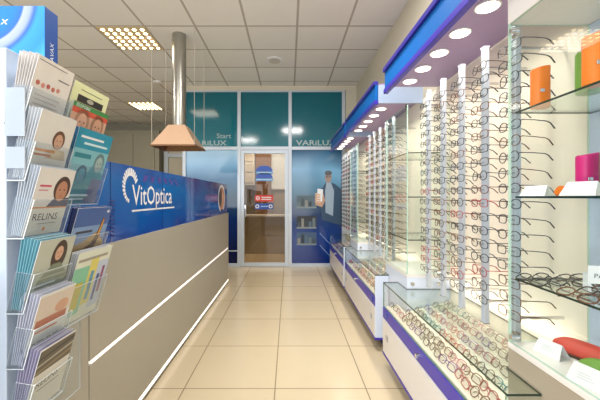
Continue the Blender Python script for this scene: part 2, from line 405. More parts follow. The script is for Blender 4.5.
# ------------------------------------------------------------------ ceiling fittings
def ceiling_light(x, y, label):
    t = thing('ceiling_light', label, 'ceiling light', (x, y, CEIL), 'square lamp-cell ceiling lights')
    MB().box(-0.29,0.29,-0.29,0.29,-0.012,-0.001,mat('lamp tray', '#c2b195', 0.4, 0.2, emit='#c7a878', estr=0.12)).build('tray', t)
    for i in range(6):
        for j in range(6):
            MB().cyl((-0.235+.094*i, -0.235+.094*j, -0.018), 0.021, 0.0055, M_lampw, 'z', 12).build('lamp_cell', t)
ceiling_light(-1.99, 4.07, 'larger glowing ceiling light panel with warm lamp cells above the extractor pipe')
ceiling_light(-3.15, 7.07, 'small distant ceiling light panel with warm lamp cells over the grey cupboards')
t = thing('ceiling_vent', 'round white ceiling vent before the teal panels', 'vent', (-0.21, 4.71, CEIL))
MB().cyl((0,0,-0.012),0.12,0.012,M_paper,'z',28).build('rim', t); MB().cyl((0,0,-0.022),0.085,0.0099,mat('vent core','#cfc9bd',0.5),'z',28,0.07).build('core', t)
t = thing('ceiling_spotlight', 'small round spotlight in the ceiling left of the steel pipe', 'spotlight', (-2.3, 5.6, CEIL))
MB().cyl((0,0,-0.02),0.07,0.02,M_paper,'z',20).build('rim', t); MB().cyl((0,0,-0.026),0.05,0.0055,M_white,'z',20).build('lens', t)

# ------------------------------------------------------------------ extractor hood
HX, HY = -1.36, 3.98
h = thing('extractor_hood', 'beige pyramid hood hanging from a steel ceiling pipe', 'hood', (HX, HY, 1.87))
MB().cyl((0,0,0.26),0.084,CEIL-1.87-0.26,M_steel,'z',32).build('duct_pipe', h)
MB().cyl((0,0,0.345),0.087,0.02,M_steel,'z',32).build('pipe_collar', h)
a, b, c2, d2 = 0.26, 0.225, 0.1, 0.095
hb = MB()
hb.loft([[(-a,-b,0),(a,-b,0),(a,b,0),(-a,b,0)], [(-a,-b,0.012),(a,-b,0.012),(a,b,0.012),(-a,b,0.012)], [(-c2,-d2,0.27),(c2,-d2,0.27),(c2,d2,0.27),(-c2,d2,0.27)]], M_hood, False)
hb.poly([(-c2,-d2,0.27),(c2,-d2,0.27),(c2,d2,0.27),(-c2,d2,0.27)], M_hood)
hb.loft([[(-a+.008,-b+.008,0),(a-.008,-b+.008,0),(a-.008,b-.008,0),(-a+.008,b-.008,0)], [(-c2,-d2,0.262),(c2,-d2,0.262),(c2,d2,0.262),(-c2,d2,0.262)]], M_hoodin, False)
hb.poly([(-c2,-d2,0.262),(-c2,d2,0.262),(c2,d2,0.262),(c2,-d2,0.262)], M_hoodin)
hb.build('hood_shell', h)
MB().box(-a-.006,a+.006,-b-.006,-b+.004,-0.006,0.012,M_hoodin).box(-a-.006,a+.006,b-.004,b+.006,-0.006,0.012,M_hoodin).box(-a-.006,-a+.004,-b,b,-0.006,0.012,M_hoodin).box(a-.004,a+.006,-b,b,-0.006,0.012,M_hoodin).build('rim', h)
for sx in (-1, 1):
    for sy in (-1, 1):
        MB().cyl((sx*(a-.01), sy*(b-.01), 0.005),0.003,CEIL-1.87-0.005,mat('hanging cable','#b7b09f',0.5),'z',6).build('cable', h)

# ------------------------------------------------------------------ counter
CX = -0.884; CY0, CYJ, CY1 = 0.72, 1.42, 4.69; CT = 1.035
ct = thing('service_counter', 'long grey beige service counter with white light strips along the aisle', 'counter', (CX, CY0, 0))
def L_(y): return y - CY0
MB().box(-0.05,0,L_(CYJ)+.003,L_(CY1),0.075,0.517,M_counter).box(-0.05,0,L_(CYJ)+.003,L_(CY1),0.535,CT,M_counter).build('front_panel', ct, 0.002)
MB().box(-0.05,0,0,L_(CYJ)-.003,0.075,CT,M_counter).build('front_panel', ct, 0.002)
MB().box(-0.045,-0.002,L_(CYJ)+.02,L_(CY1)-.02,0.517,0.535,M_led).build('light_strip', ct)
MB().box(-0.045,0.002,L_(CYJ)+.02,L_(CY1)-.005,0.05,0.068,M_led).build('light_strip', ct)
MB().box(-0.06,-0.018,0.02,L_(CY1)-.02,0,0.05,M_counterd).build('plinth', ct)
MB().box(-0.06,-0.05,0,L_(CY1)-.03,0.04,CT-.01,M_dark).build('backing_board', ct)
MB().box(-0.70,-0.06,L_(CY1)-.03,L_(CY1),0,CT,M_counter).build('end_panel', ct, 0.002)
MB().box(-0.70,-0.05,0,L_(CY1)-.03,0.74,0.78,M_counter).build('worktop', ct, 0.002)
MB().box(-0.70,-0.06,0,0.03,0,0.74,M_counter).build('end_panel', ct, 0.002)

# blue printed glass screen on the counter
def screen_mat():
    m, nt, out = new_mat('printed blue glass'); N = nt.nodes.new; L = nt.links.new
    tc = N('ShaderNodeTexCoord'); ns = N('ShaderNodeTexNoise'); ns.inputs['Scale'].default_value = 1.6; ns.inputs['Detail'].default_value = 2
    L(tc.outputs['Object'], ns.inputs['Vector'])
    sep = N('ShaderNodeSeparateXYZ'); L(tc.outputs['Object'], sep.inputs[0])
    ma = N('ShaderNodeMath'); ma.operation = 'MULTIPLY_ADD'; L(ns.outputs['Fac'], ma.inputs[0]); ma.inputs[1].default_value = 0.5; L(sep.outputs[2], ma.inputs[2])
    mr = N('ShaderNodeMapRange'); mr.inputs['From Min'].default_value = 0.1; mr.inputs['From Max'].default_value = 0.75; L(ma.outputs[0], mr.inputs['Value'])
    cr = N('ShaderNodeValToRGB'); L(mr.outputs[0], cr.inputs[0]); set_ramp(cr.color_ramp.elements, ((0, '#2f2f86'), (0.33, '#1557ae'), (0.62, '#1168b6'), (1, '#3c2f80')))
    b = N('ShaderNodeBsdfPrincipled'); b.inputs['Roughness'].default_value = 0.06; L(cr.outputs[0], b.inputs['Base Color'])
    tr = N('ShaderNodeBsdfTransparent'); tr.inputs[0].default_value = rgb('#3a62c0')
    mx = N('ShaderNodeMixShader'); mx.inputs[0].default_value = 0.86; L(tr.outputs[0], mx.inputs[1]); L(b.outputs[0], mx.inputs[2]); L(mx.outputs[0], out.inputs[0])
    return m
M_screen = screen_mat()
gs = thing('glass_screen', 'blue printed glass screen with white lettering on the counter edge', 'glass screen', (CX, 0, CT))
SH = 1.443 - CT
joints = [0.95, 1.62, 2.29, 2.93, 3.66, CY1 - 0.02]
M_edgeblue = mat('screen edge', '#2a2a66', 0.2)
for y0, y1 in zip(joints[:-1], joints[1:]):
    MB().box(-0.028,-0.018,y0+.004,y1-.002,0.0,SH,M_screen,M_edgeblue,'x').build('pane', gs)
lt = MB(); lt.T = Matrix(((0,0,1,-0.0165),(1,0,0,0),(0,1,0,0),(0,0,0,1)))
lt.text('VitOptica', 1.845, 1.218-CT, 0, 0.172, M_paper, 0.93, bold=0.004)
lt.rect(1.84, 1.180-CT, 2.52, 1.190-CT, 0, M_paper)
for k in range(17):   # ring made of slanted bars
    aa = math.radians(25 + k * 14.2); r0, r1 = 0.068, 0.100
    cx, cy = 1.825, 1.318-CT
    p0 = Vector((cx+.9*r0*math.cos(aa)+.0, cy+r0*math.sin(aa))); p1 = Vector((cx+.9*r1*math.cos(aa), cy+r1*math.sin(aa)+0.012))
    n = Vector((-(p1-p0).y, (p1-p0).x)).normalized() * 0.0075
    lt.poly([(p0.x-n.x,p0.y-n.y,0),(p1.x-n.x,p1.y-n.y,0),(p1.x+n.x,p1.y+n.y,0),(p0.x+n.x,p0.y+n.y,0)], M_paper)
lt.build('lettering', gs)
lt = MB(); lt.T = Matrix(((0,0,1,-0.0165),(1,0,0,0),(0,1,0,0),(0,0,0,1)))
lt.ell(4.30, 1.245-CT, 0.16, 0.15, 0.0004, P('#c98a6a'), 24); lt.ell(4.22, 1.27-CT, 0.08, 0.13, 0.0008, P('#2a2024'), 18)
lt.ell(4.36, 1.225-CT, 0.07, 0.10, 0.001, P('#e0ae92'), 18)
lt.ring(4.29, 1.245-CT, 0.15, 0.185, 0.0012, M_paper, 24, math.radians(-60), math.radians(250), 1.2); lt.build('printed_ring', gs)
lt = MB(); lt.T = Matrix(((0,0,1,-0.0165),(1,0,0,0),(0,1,0,0),(0,0,0,1)))
for k in range(10):   # dark blue stripe arc behind the ring
    lt.poly([(1.50+.012*k,1.10-CT+.016*k,-.0006),(1.66,1.06-CT+.02*k,-.0006),(1.66,1.068-CT+.02*k,-.0006),(1.50+.012*k,1.108-CT+.016*k,-.0006)], P('#23246e'))
lt.build('printed_stripes', gs)
for k in range(6):
    lt = MB(); lt.T = Matrix(((0,0,1,-0.0165),(1,0,0,0),(0,1,0,0),(0,0,0,1)))
    lt.poly([(2.0+.1*k,1.40-CT,-.0006),(2.05+.1*k,1.40-CT,-.0006),(2.02+.12*k,1.36-CT,-.0006),(1.98+.12*k,1.36-CT,-.0006)], P('#4a2f8a'))
    lt.build('printed_dash', gs)

# ------------------------------------------------------------------ right wall display
FX = 0.704; VX = 0.8185; PX = 1.12
units = [(1.035, 2.40), (2.62, 4.04), (4.13, 5.50)]
bay = ['near', 'middle', 'far']
vit = [(0.60, 1.20), (2.227, 2.71), (3.83, 4.28)]
Zg = 0.63; Zb = 0.452

def case_poly(k, m=0.0):
    y0, y1 = units[k]; va = vit[k][1] + 0.004
    vb = vit[k+1][0] - 0.004 if k < 2 else y1
    vb = min(vb, y1); va = max(va, y0)
    p = [(FX+m, y0+m)]
    if va > y0: p += [(VX-.004-m, y0+m), (VX-.004-m, va+m)]
    p += [(PX-m, va+m), (PX-m, vb-m)]
    if vb < y1: p += [(VX-.004-m, vb-m), (VX-.004-m, y1-m)]
    p += [(FX+m, y1-m)]
    return p
case_label = ['glass topped display case with violet drawer band filled with eyeglasses, under the five tall rods',
              'low glass topped display case with violet drawer in the middle bay',
              'low glass topped display case with violet drawer nearest the blue poster pane']
for k, (y0, y1) in enumerate(units):
    t = thing('display_case', case_label[k], 'display case', (0, 0, 0), 'low glass topped display cases')
    MB().prism(case_poly(k, .012), 0.10, 0.445, M_white).build('carcass', t)
    MB().prism([(0.80,y0+.03),(0.812,y0+.03),(0.812,y1-.03),(0.80,y1-.03)], 0, 0.10, M_dark).build('plinth', t)  # dark colour stands in for the shade under the case
    MB().box(FX-.004,FX+.014,y0,y1,0.098,0.116,M_purple).box(FX+.014,VX-.006,y0-.002,y0+.010,0.098,0.116,M_purple).build('base_trim', t)
    MB().box(FX-.003,FX+.012,y0+.002,y1-.002,0.355,0.367,M_paper).build('drawer_trim', t)
    q = MB().box(FX-.004,FX+.012,y0+.004,y1-.004,0.120,0.352,M_white).build('drawer', t, 0.002)
    q['label'] = 'tall white lower drawer front'
    for yy in (y0+.11, y1-.11):
        MB().box(FX-.008,FX-.003,yy-.022,yy+.022,0.235,0.275,M_alu).build('recessed_pull', q, 0.002)
    q = MB().box(FX-.004,FX+.012,y0+.004,y1-.004,0.370,0.450,M_purple).build('drawer', t, 0.002)
    q['label'] = 'shallow violet blue drawer front'
    for yy in (y0+.09, y1-.09):
        MB().box(FX-.008,FX-.003,yy-.022,yy+.022,0.392,0.432,mat('blue pull','#2b54b8',0.3,0.4)).build('recessed_pull', q, 0.002)
    MB().cyl((FX-.028,(y0+y1)/2,0.415),0.012,0.026,M_chrome,'x',14).build('knob', q)
    # end panels
    MB().box(FX,VX-.006,y0,y0+.012,0.116,Zg-.009,M_whitecool if k else M_glassv).build('end_panel', t)
    MB().box(FX,FX+.008,y0+.012,y1,0.452,Zg-.009,M_glassv,M_gedge,'x').build('front_glass', t)
    MB().prism(case_poly(k), Zg-.008, Zg, M_glass, M_gedged).build('glass_top', t)
    # tray inside, stepped up to the wall
    tr = MB()
    va, vb = max(vit[k][1]+.01, y0+.02), (vit[k+1][0]-.01 if k < 2 else y1-.02)
    tr.poly([(FX+.015,y0+.02,0.452),(VX-.012,y0+.02,0.468),(VX-.012,y1-.02,0.468),(FX+.015,y1-.02,0.452)], M_cream)
    tr.poly([(VX-.012,va,0.468),(PX-.015,va,0.545),(PX-.015,vb,0.545),(VX-.012,vb,0.468)], M_cream)
    tr.build('display_tray', t)

# back panels (one per bay) and canopies
M_fas = mat('canopy blue board', '#0462b2', 0.5, var=0.12, scale=2, spec=.25)
can_label = ['blue canopy with round downlights over the nearer tall rods', 'blue fronted canopy with pale end panel over the middle bay', 'smallest looking blue canopy next to the teal panels']
for k in range(3):
    y0, y1 = units[k]
    a = 1.205 if k == 0 else (units[k-1][1] + y0) / 2
    b = (y1 + units[k+1][0]) / 2 if k < 2 else 5.6
    o = tag(MB().box(PX+.001,PX+.02,a+.001,b-.001,0,2.085,M_cream).build('display_back_panel'), 'cream back panel glowing behind the rods of the %s bay' % bay[k], 'wall panel', 'cream display back panels')
    ya = 0.45 if k == 0 else y0 + (.06 if k == 1 else .03)
    yb = y1 + .02
    c = thing('display_canopy', can_label[k], 'canopy', (0, 0, 0), 'blue display canopies')
    MB().box(0.722,0.742,ya,yb,2.075,2.20,M_fas).build('fascia', c)
    M_end = mat('pale blue end board', '#aebfdc', 0.3, 0.15)
    MB().box(0.706,0.746,ya,yb,2.20,2.232,M_purpled).build('top_trim', c, 0.003)
    MB().box(0.712,0.746,ya,yb,2.04,2.075,M_purple).build('bottom_trim', c, 0.003)
    MB().box(0.746,PX,ya+.0145,yb-.0145,2.09,2.11,M_soffit).build('soffit', c)
    MB().box(0.746,PX,ya+.0145,yb-.0145,2.20,2.215,M_soffit).build('top_board', c)
    for yq, zq in ((ya, 2.05), (yb-.014, 2.112)): MB().box(0.746,PX,yq,yq+.014,zq,2.20,M_end).build('end_panel', c)
    n = 7 if k == 0 else 6
    for j in range(n):
        yy = (0.94 + .2233*j) if k == 0 else y0 + .13 + (y1-y0-.2)*j/5
        q = MB().cyl((0.858,yy,2.0845),0.052,0.005,M_paper,'z',24).build('downlight', c)
        MB().cyl((0.858,yy,2.0815),0.043,0.0028,M_lamp,'z',24).build('lens', q)
        if k == 0 and j < 2: pass
        ld = bpy.data.lights.new('downlight_lamp', 'AREA'); ld.shape = 'DISK'; ld.size = 0.08; ld.energy = 1.35; ld.spread = math.radians(130); ld.color = (1.0, 0.92, 0.80)
        lo = bpy.data.objects.new('downlight_lamp', ld); COL.objects.link(lo); lo.location = (0.858, yy, 2.075); lo.parent = c

# glass showcases
M_palebl = mat('pale blue back board', '#b9c8dc', 0.25, var=0.03)
vit_label = ['glass showcase holding leather cases and tent cards at the photo edge', 'corner glass showcase of bare shelves between the near and middle bays', 'narrow glass showcase between the middle and far bays']
for k, (y0, y1) in enumerate(vit):
    t = thing('glass_showcase', vit_label[k], 'showcase', (0, 0, 0), 'glass showcases')
    zb = 0.725
    MB().box(VX,PX,y0,y1,0,zb-.02,M_taupe if k == 0 else M_whitecool).build('base_cabinet', t, 0.002)
    MB().box(VX-.001,PX,y0,y1,zb-.02,zb,M_white).build('base_top', t, 0.002)
    zt = 1.905
    MB().box(VX,VX+.007,y0,y1-.008,zb+.004,zt,M_glassv,M_gedgel,'x').build('front_glass', t)
    MB().box(VX,PX-.004,y1-.007,y1-.001,zb+.004,zt,M_glassv,M_gedgel,'y').build('side_glass', t)
    if k: MB().box(VX,PX-.004,y0,y0+.006,zb+.004,zt,M_glassv,M_gedgel,'y').build('side_glass', t)
    for z in (0.968, 1.268, 1.577):
        MB().box(VX+.012,PX-.012,y0+.01,y1-.022,z-.007,z,M_glass,M_gedged,'z').build('shelf', t)
    if k == 0:
        MB().box(PX-.003,PX+.02,y0,y1,zb,zt,M_palebl).build('back_board', t)
        MB().box(VX-.001,PX,y0,y1,zt+.002,2.088,M_white).build('header', t, 0.002)
    for z in (zb+.03, zt-.035):
        MB().cyl((VX-.012,y1-.03,z),0.009,0.03,M_chrome,'x',12).cyl((VX+.03,y1-.012,z),0.009,0.024,M_chrome,'y',12).build('clamp', t)
    if k:
        for x in (0.853, 1.034):
            MB().cyl((x,y0-.016,0.665),0.013,0.016,M_chrome,'y',14).build('standoff', t)
        MB().box(VX-.003,VX+.012,y0+.004,y0+.02,zt-.03,zt+.005,M_black).build('hinge', t)

# rods
RX = 0.925
rod_y = [[1.31+.2045*i for i in range(5)], [2.84+.21*i for i in range(5)], [4.40+.21*i for i in range(6)]]
rod_name = ['first', 'second', 'third', 'fourth', 'fifth', 'sixth']
hookm = MB()
hookm.tube([(-.014,0.012,0),(-.03,0.012,-.002),(-.032,0.012,.006)], 0.0016, M_chrome, 5)
hookm.tube([(-.014,-0.012,0),(-.03,-0.012,-.002),(-.032,-0.012,.006)], 0.0016, M_chrome, 5)
hookm.box(-.0145,-.0125,-.014,.014,-.002,.002,M_chrome)
hook_me = hookm.mesh('hook')
NZ = 18; Z0 = 0.797; DZ = 0.0635
for k in range(3):
    for i, y in enumerate(rod_y[k]):
        lab = '%s tall silver rod %s carrying rows of eyeglasses' % (rod_name[i], ['beyond the orange-case showcase', 'of the middle bay', 'of the far bay'][k])
        r = thing('display_rod', lab, 'display rod', (RX, y, 0.672), 'silver eyeglass rods')
        ring = lambda z: [(x, yy, z) for x, yy in ((-.009,-.015),(.011,-.015),(.011,.015),(-.009,.015),(-.012,.011),(-.012,.004),(-.008,.003),(-.008,-.003),(-.012,-.004),(-.012,-.011))]
        MB().loft([ring(0.004), ring(1.294)], M_rod).build('profile', r)
        MB().box(-.0135,.0125,-.0165,.0165,1.294,1.299,M_whitecool).build('end_cap', r)
        MB().box(-.0135,.0125,-.0165,.0165,0,0.004,M_chrome).build('end_cap', r)
        for z in (0.10, 1.20):
            MB().cyl((0.0115,0,z),0.007,PX-RX-.012,M_chrome,'x',10).build('wall_bracket', r)
        if k == 0:
            for j in range(NZ):
                o = bpy.data.objects.new('hook', hook_me); COL.objects.link(o); o.parent = r; o.location = (0, 0, Z0+DZ*j-0.672-0.006)

# ------------------------------------------------------------------ eyeglasses
FR = {'black': ('#17171b', .3, .0), 'dark brown': ('#3a2418', .3, .0), 'bronze': ('#6e4a2c', .3, .8), 'gunmetal': ('#34363d', .3, .6), 'silver': ('#a3a7ae', .25, .9),
      'red': ('#a32a2c', .3, .0), 'blue': ('#2f4b8f', .3, .0), 'violet': ('#6d3b86', .3, .0), 'tortoiseshell': ('#6b3a1c', .3, .0), 'gold': ('#b08a45', .3, .9),
      'pink': ('#c86f86', .3, 0), 'coral': ('#cf5a3c', .3, 0), 'teal': ('#2f7f84', .3, 0)}
def fmat(c):
    h, r, m = FR[c]
    return mat('frame ' + c, h, r, m, var=0.35 if c == 'tortoiseshell' else 0.08, scale=90)
M_lens = glass('lens', '#fafbfb', ior=1.22)
M_tag = mat('lens sticker', '#eef0f2', 0.5, var=0.02)
SHP = {'rectangular': (.027, .018, 3.4), 'round': (.0235, .0215, 2.0), 'oval': (.026, .019, 2.3)}
_lens_me = {}; _front_me = {}; _temple_me = {}
def rim_pts(shape, side, n=18, scale=1.0):
    w, hh, e = SHP[shape]; cy = side * (.0105 + w)
    out = []
    for i in range(n):
        a = 2*PI*i/n; ca, sa = math.cos(a), math.sin(a)
        y = w*math.copysign(abs(ca)**(2/e), ca)*scale; z = hh*math.copysign(abs(sa)**(2/e), sa)*scale
        z -= 0.0015*abs(y)/w
        out.append((0.004*((cy+y)/.065)**2, cy+y, z))
    return out
def add_front(mb, shape, mt, r=.0017, n=18, m=5):
    w, hh, e = SHP[shape]
    for s in (-1, 1):
        mb.tube(rim_pts(shape, s, n), r, mt, m, closed=True)
        yo = s*(.0105+2*w)
        mb.tube([(0.004,yo-.001*s,hh*.45),(.006,yo+.006*s,hh*.5),(.012,yo+.0075*s,hh*.5)], r*1.1, mt, m)
        mb.tube([(0,s*.0125,-.002),(.006,s*.010,-.004),(.008,s*.008,-.010)], r*.55, mt, 4)
    mb.tube([(0,-.0115,hh*.25),(-.002,0,hh*.42),(0,.0115,hh*.25)], r*1.1, mt, m)
def temple_pts(shape, s):
    w, hh, e = SHP[shape]; yo = s*(.0105+2*w+.0075)
    return [(.012,yo,hh*.5),(.05,yo+.001*s,hh*.5-.001),(.100,yo-.002*s,hh*.5-.004),(.116,yo-.004*s,hh*.5-.010),(.136,yo-.007*s,hh*.5-.030)]
def add_temple(mb, shape, mt, s, r=.0018, m=5):
    mb.tube(temple_pts(shape, s), [r*.9, r, r, r*1.35, r*1.5], mt, m)
def folded_pts(shape, s):
    w, hh, e = SHP[shape]; yo = s*(.0105+2*w+.0075); dx = .014 if s > 0 else .019
    return [(.012,yo,hh*.5),(dx,yo-.004*s,hh*.45),(dx+.001,yo-.10*s,hh*.3),(dx+.001,yo-.118*s,-.002),(dx,yo-.13*s,-hh*.9)]
def lens_mesh(shape, s):
    k = (shape, s)
    if k not in _lens_me:
        mb = MB(); mb.poly(rim_pts(shape, s, 18, .97), M_lens); _lens_me[k] = mb.mesh('lens')
    return _lens_me[k]
def front_mesh(shape, c, r):
    k = (shape, c, r)
    if k not in _front_me:
        mb = MB(); add_front(mb, shape, fmat(c), r); _front_me[k] = mb.mesh('rim_front')
    return _front_me[k]
def temple_mesh(shape, c, s, folded):
    k = (shape, c, s, folded)
    if k not in _temple_me:
        mb = MB()
        if folded: mb.tube(folded_pts(shape, s), [.0013,.0014,.0014,.0018,.002], fmat(c), 5)
        else: add_temple(mb, shape, fmat(c), s)
        _temple_me[k] = mb.mesh('temple')
    return _temple_me[k]
def link(name, me, parent):
    o = bpy.data.objects.new(name, me); COL.objects.link(o); o.parent = parent; return o
def eyeglasses(loc, rot, shape, c, label, group, folded=False, r=.0019):
    t = thing('eyeglasses', label, 'eyeglasses', loc, group, rot)
    link('rim_front', front_mesh(shape, c, r), t)
    for s in (-1, 1):
        link('lens', lens_mesh(shape, s), t); link('temple', temple_mesh(shape, c, s, folded), t)
    return t
_whole = {}
def whole_mesh(shape, c, folded=False):
    k = (shape, c, folded)
    if k not in _whole:
        mb = MB(); add_front(mb, shape, fmat(c), .0023, 12, 4)
        for s in (-1, 1):
            if folded: mb.tube(folded_pts(shape, s), .0017, fmat(c), 4)
            else: add_temple(mb, shape, fmat(c), s, .0017, 4)
            mb.poly(rim_pts(shape, s, 12, .97), M_lens)
        _whole[k] = mb
    return _whole[k]
_whole_me = {}
def simple_eyeglasses(loc, rot, shape, c, label, group, folded=False):
    k = (shape, c, folded)
    if k not in _whole_me: _whole_me[k] = whole_mesh(*k).mesh('eyeglasses')
    o = bpy.data.objects.new('eyeglasses', _whole_me[k]); COL.objects.link(o); o.location = loc; o.rotation_euler = rot
    return tag(o, label, 'eyeglasses', group)
shapes = ['rectangular', 'rectangular', 'oval', 'rectangular', 'round']
cols_near = ['black', 'dark brown', 'gunmetal', 'black', 'bronze', 'black', 'gunmetal']
cols_mix = ['black', 'dark brown', 'gunmetal', 'bronze', 'red', 'black', 'dark brown', 'black', 'gunmetal', 'tortoiseshell']
RW = ['first', 'second', 'third', 'fourth', 'fifth']
rng = random.Random(3)
for i, y in enumerate(rod_y[0]):
    for j in range(NZ):
        sh = rng.choice(shapes); c = rng.choice(cols_near if i == 0 else cols_mix)
        z = Z0 + DZ*j
        eyeglasses((RX-.030, y + rng.uniform(-.004,.004), z - .004), (rng.uniform(-.02,.02), rng.uniform(-.03,.06), rng.uniform(-.05,.05)), sh, c,
                   '%s %s eyeglasses %s from top on %s rod past the orange-case showcase' % (c, sh, ORD[NZ-j], RW[i]), 'eyeglasses on the rods of the near bay')
for i, y in enumerate(rod_y[1]):
    for j in range(NZ):
        sh = rng.choice(shapes); c = rng.choice(cols_mix)
        simple_eyeglasses((RX-.030, y, Z0+DZ*j-.004), (0, rng.uniform(-.03,.05), rng.uniform(-.05,.05)), sh, c,
                   '%s %s eyeglasses %s from top on %s rod of the middle bay' % (c, sh, ORD[NZ-j], RW[i]), 'eyeglasses on the rods of the middle bay')
# inside the near case: rows on the tray
cols_case = ['red', 'coral', 'tortoiseshell', 'dark brown', 'pink', 'violet', 'black', 'teal', 'bronze', 'red', 'tortoiseshell', 'coral', 'pink', 'bronze']
def tray_z(x): return 0.452 + (x-.719)/(VX-.012-.719)*.016 if x < VX-.012 else 0.468 + (x-(VX-.012))/(PX-.015-(VX-.012))*.077
rows_x = [0.752, 0.80, 0.862, 0.928, 0.995, 1.06]
rowname = ['front row', 'second row', 'third row', 'fourth row', 'fifth row', 'rear row']
def case_rows(k, rows):
    y0, y1 = units[k]; out = []
    for ri in rows:
        x = rows_x[ri]
        a = y0 + .10; b = y1 - .09
        if x > VX - .03: a = max(a, vit[k][1] + .09); b = min(b, (vit[k+1][0] - .09 if k < 2 else b))
        n = int((b-a)/.118) + 1
        for j in range(n):
            out.append((ri, j, n, x, a + (b-a)*j/(n-1)))
    return out
for ri, j, n, x, y in case_rows(0, range(6)):
    sh = rng.choice(shapes); c = rng.choice(cols_case)
    eyeglasses((x, y, tray_z(x)+.021), (0, .62, rng.uniform(-.12,.12)), sh, c,
               '%s %s folded eyeglasses %s along the %s in the near case' % (c, sh, ORD[j+1], rowname[ri]), 'folded eyeglasses in the near display case', True, .0022)
n_ind = 200 + len(case_rows(0, range(6)))
for ri, j, n, x, y in case_rows(1, [0, 1]):
    sh = rng.choice(shapes); c = rng.choice(cols_case)
    simple_eyeglasses((x, y, tray_z(x)+.021), (0, .62, rng.uniform(-.12,.12)), sh, c,
               '%s %s folded eyeglasses %s along the %s in the middle display case' % (c, sh, ORD[j+1], rowname[ri]), 'folded eyeglasses in the middle display case', True)
# glasses on the lowest shelf of the near showcase
kk = 0
for ri, x in enumerate((0.88, 0.945, 1.01, 1.07)):
    for j in range(3):
        kk += 1
        sh = rng.choice(shapes); c = rng.choice(['black', 'black', 'dark brown', 'tortoiseshell', 'gunmetal'])
        eyeglasses((x-.04, 0.78 + .165*j + rng.uniform(-.01,.01), 0.968+.0135), (0, 1.05, rng.uniform(-.12,.12)), sh, c,
                   '%s %s eyeglasses lying %s from shelf end in %s of lowest showcase shelf' % (c, sh, ORD[3-j], ['front row', 'second row', 'third row', 'wall row'][ri]),
                   'eyeglasses lying on the lowest shelf of the near showcase', True, .002)
# the rest, far and tiny
st = MB()
def put(mb, loc, rot, shape, c, folded):
    src = whole_mesh(shape, c, folded); T = Matrix.Translation(loc) @ Matrix.Rotation(rot[2], 4, 'Z') @ Matrix.Rotation(rot[1], 4, 'Y')
    o = len(mb.v); mb.v += [tuple(T @ Vector(p)) for p in src.v]
    idx = [mb.m(m_) for m_ in src.mats]
    for f, mi, s_ in zip(src.f, src.mi, src.sm): mb.f.append(tuple(o+q for q in f)); mb.mi.append(idx[mi]); mb.sm.append(s_)
for y in rod_y[2]:
    for j in range(NZ): put(st, (RX-.030, y, Z0+DZ*j-.004), (0, rng.uniform(-.03,.05), rng.uniform(-.05,.05)), rng.choice(shapes), rng.choice(cols_mix), False)
for ri, j, n, x, y in case_rows(1, [2,3,4,5]) + case_rows(2, range(6)):
    put(st, (x, y, tray_z(x)+.021), (0, .62, rng.uniform(-.12,.12)), rng.choice(shapes), rng.choice(cols_case), True)
o = st.build('eyeglasses'); tag(o, 'many tiny eyeglasses on the far rods and in the farther display cases', 'eyeglasses'); o['kind'] = 'stuff'

# ------------------------------------------------------------------ goods in the near showcase
def upright_case(x, y, z, c, hname, label, h=.14, rx=.031, ry=.024, rot=0.0):
    t = thing('eyeglass_case', label, 'eyeglass case', (x, y, z), 'upright coloured eyeglass cases', (0, 0, rot))
    mt = mat('leather ' + hname, c, 0.45, var=0.1, scale=25)
    b = MB(); rings = []
    for q, s in ((0, .93), (.004, 1.0), (h-.004, 1.0), (h, .95)):
        rings.append([(rx*s*math.copysign(abs(math.cos(2*PI*i/28))**.8, math.cos(2*PI*i/28)), ry*s*math.copysign(abs(math.sin(2*PI*i/28))**.8, math.sin(2*PI*i/28)), q + (0.006*math.cos(2*PI*i/28) if q > .1 else 0)) for i in range(28)])
    b.loft(rings, mt, True, False); o = b.build('case_body', t)
    MB().box(-rx*.62, -rx*.1, -ry*1.06, -ry*.98, h*.36, h*.44, M_chrome).build('clasp', t, .001)
    MB().box(-rx*1.01, rx*1.01, -ry*.06, ry*.06, h*.02, h*.97, mat('seam '+hname, c, 0.7, var=.3, scale=60)).build('seam', t)
    return t
upright_case(0.888, 1.135, 1.578, '#ef7d10', 'orange', 'orange leather eyeglass case upright alone on the top shelf end', h=.143, rx=.029)
upright_case(0.862, 0.905, 1.578, '#ef7d10', 'orange', 'taller looking orange eyeglass case in front of the green one on the top shelf', h=.145, rx=.028)
upright_case(0.908, 0.975, 1.578, '#6f9f3c', 'green', 'green upright eyeglass case behind the orange one on the top shelf', h=.13)
upright_case(0.985, 1.06, 1.269, '#d6207c', 'magenta', 'magenta eyeglass case standing on the middle shelf behind a tent card', h=.137)
upright_case(0.985, 0.975, 1.269, '#7fae3c', 'green', 'green eyeglass case beside the magenta one on the middle shelf', h=.145)
def tent_card(x, y, z, label, w=.07, h=.042, rot=0.0, txt=True):
    t = thing('tent_card', label, 'card', (x, y, z), 'white folded tent cards', (0, 0, rot))
    MB().loft([[(-w/2,-.026,0),(w/2,-.026,0),(w/2,-.025,0),(-w/2,-.025,0)], [(-w/2*.82,-.001,h),(w/2*.82,-.001,h),(w/2*.82,0,h),(-w/2*.82,0,h)]], M_paper).build('front_flap', t)
    MB().loft([[(-w/2,.026,0),(-w/2,.025,0),(w/2,.025,0),(w/2,.026,0)], [(-w/2*.82,.001,h),(-w/2*.82,0,h),(w/2*.82,0,h),(w/2*.82,.001,h)]], M_paper).build('rear_flap', t)
    b = MB(); sl = math.atan2(h, .025); b.T = Matrix.Translation((0,-.0262,0)) @ Matrix.Rotation(sl, 4, 'X')
    for k in range(3): b.rect(-w*.22, .018+.007*k, w*(.22-.06*k), .0195+.007*k, .0008, P('#b9bec6'))
    b.build('print', t)
tent_card(0.868, 1.125, 1.269, 'white tent card at the showcase end of the middle shelf', w=.09, h=.036, rot=-1.3)
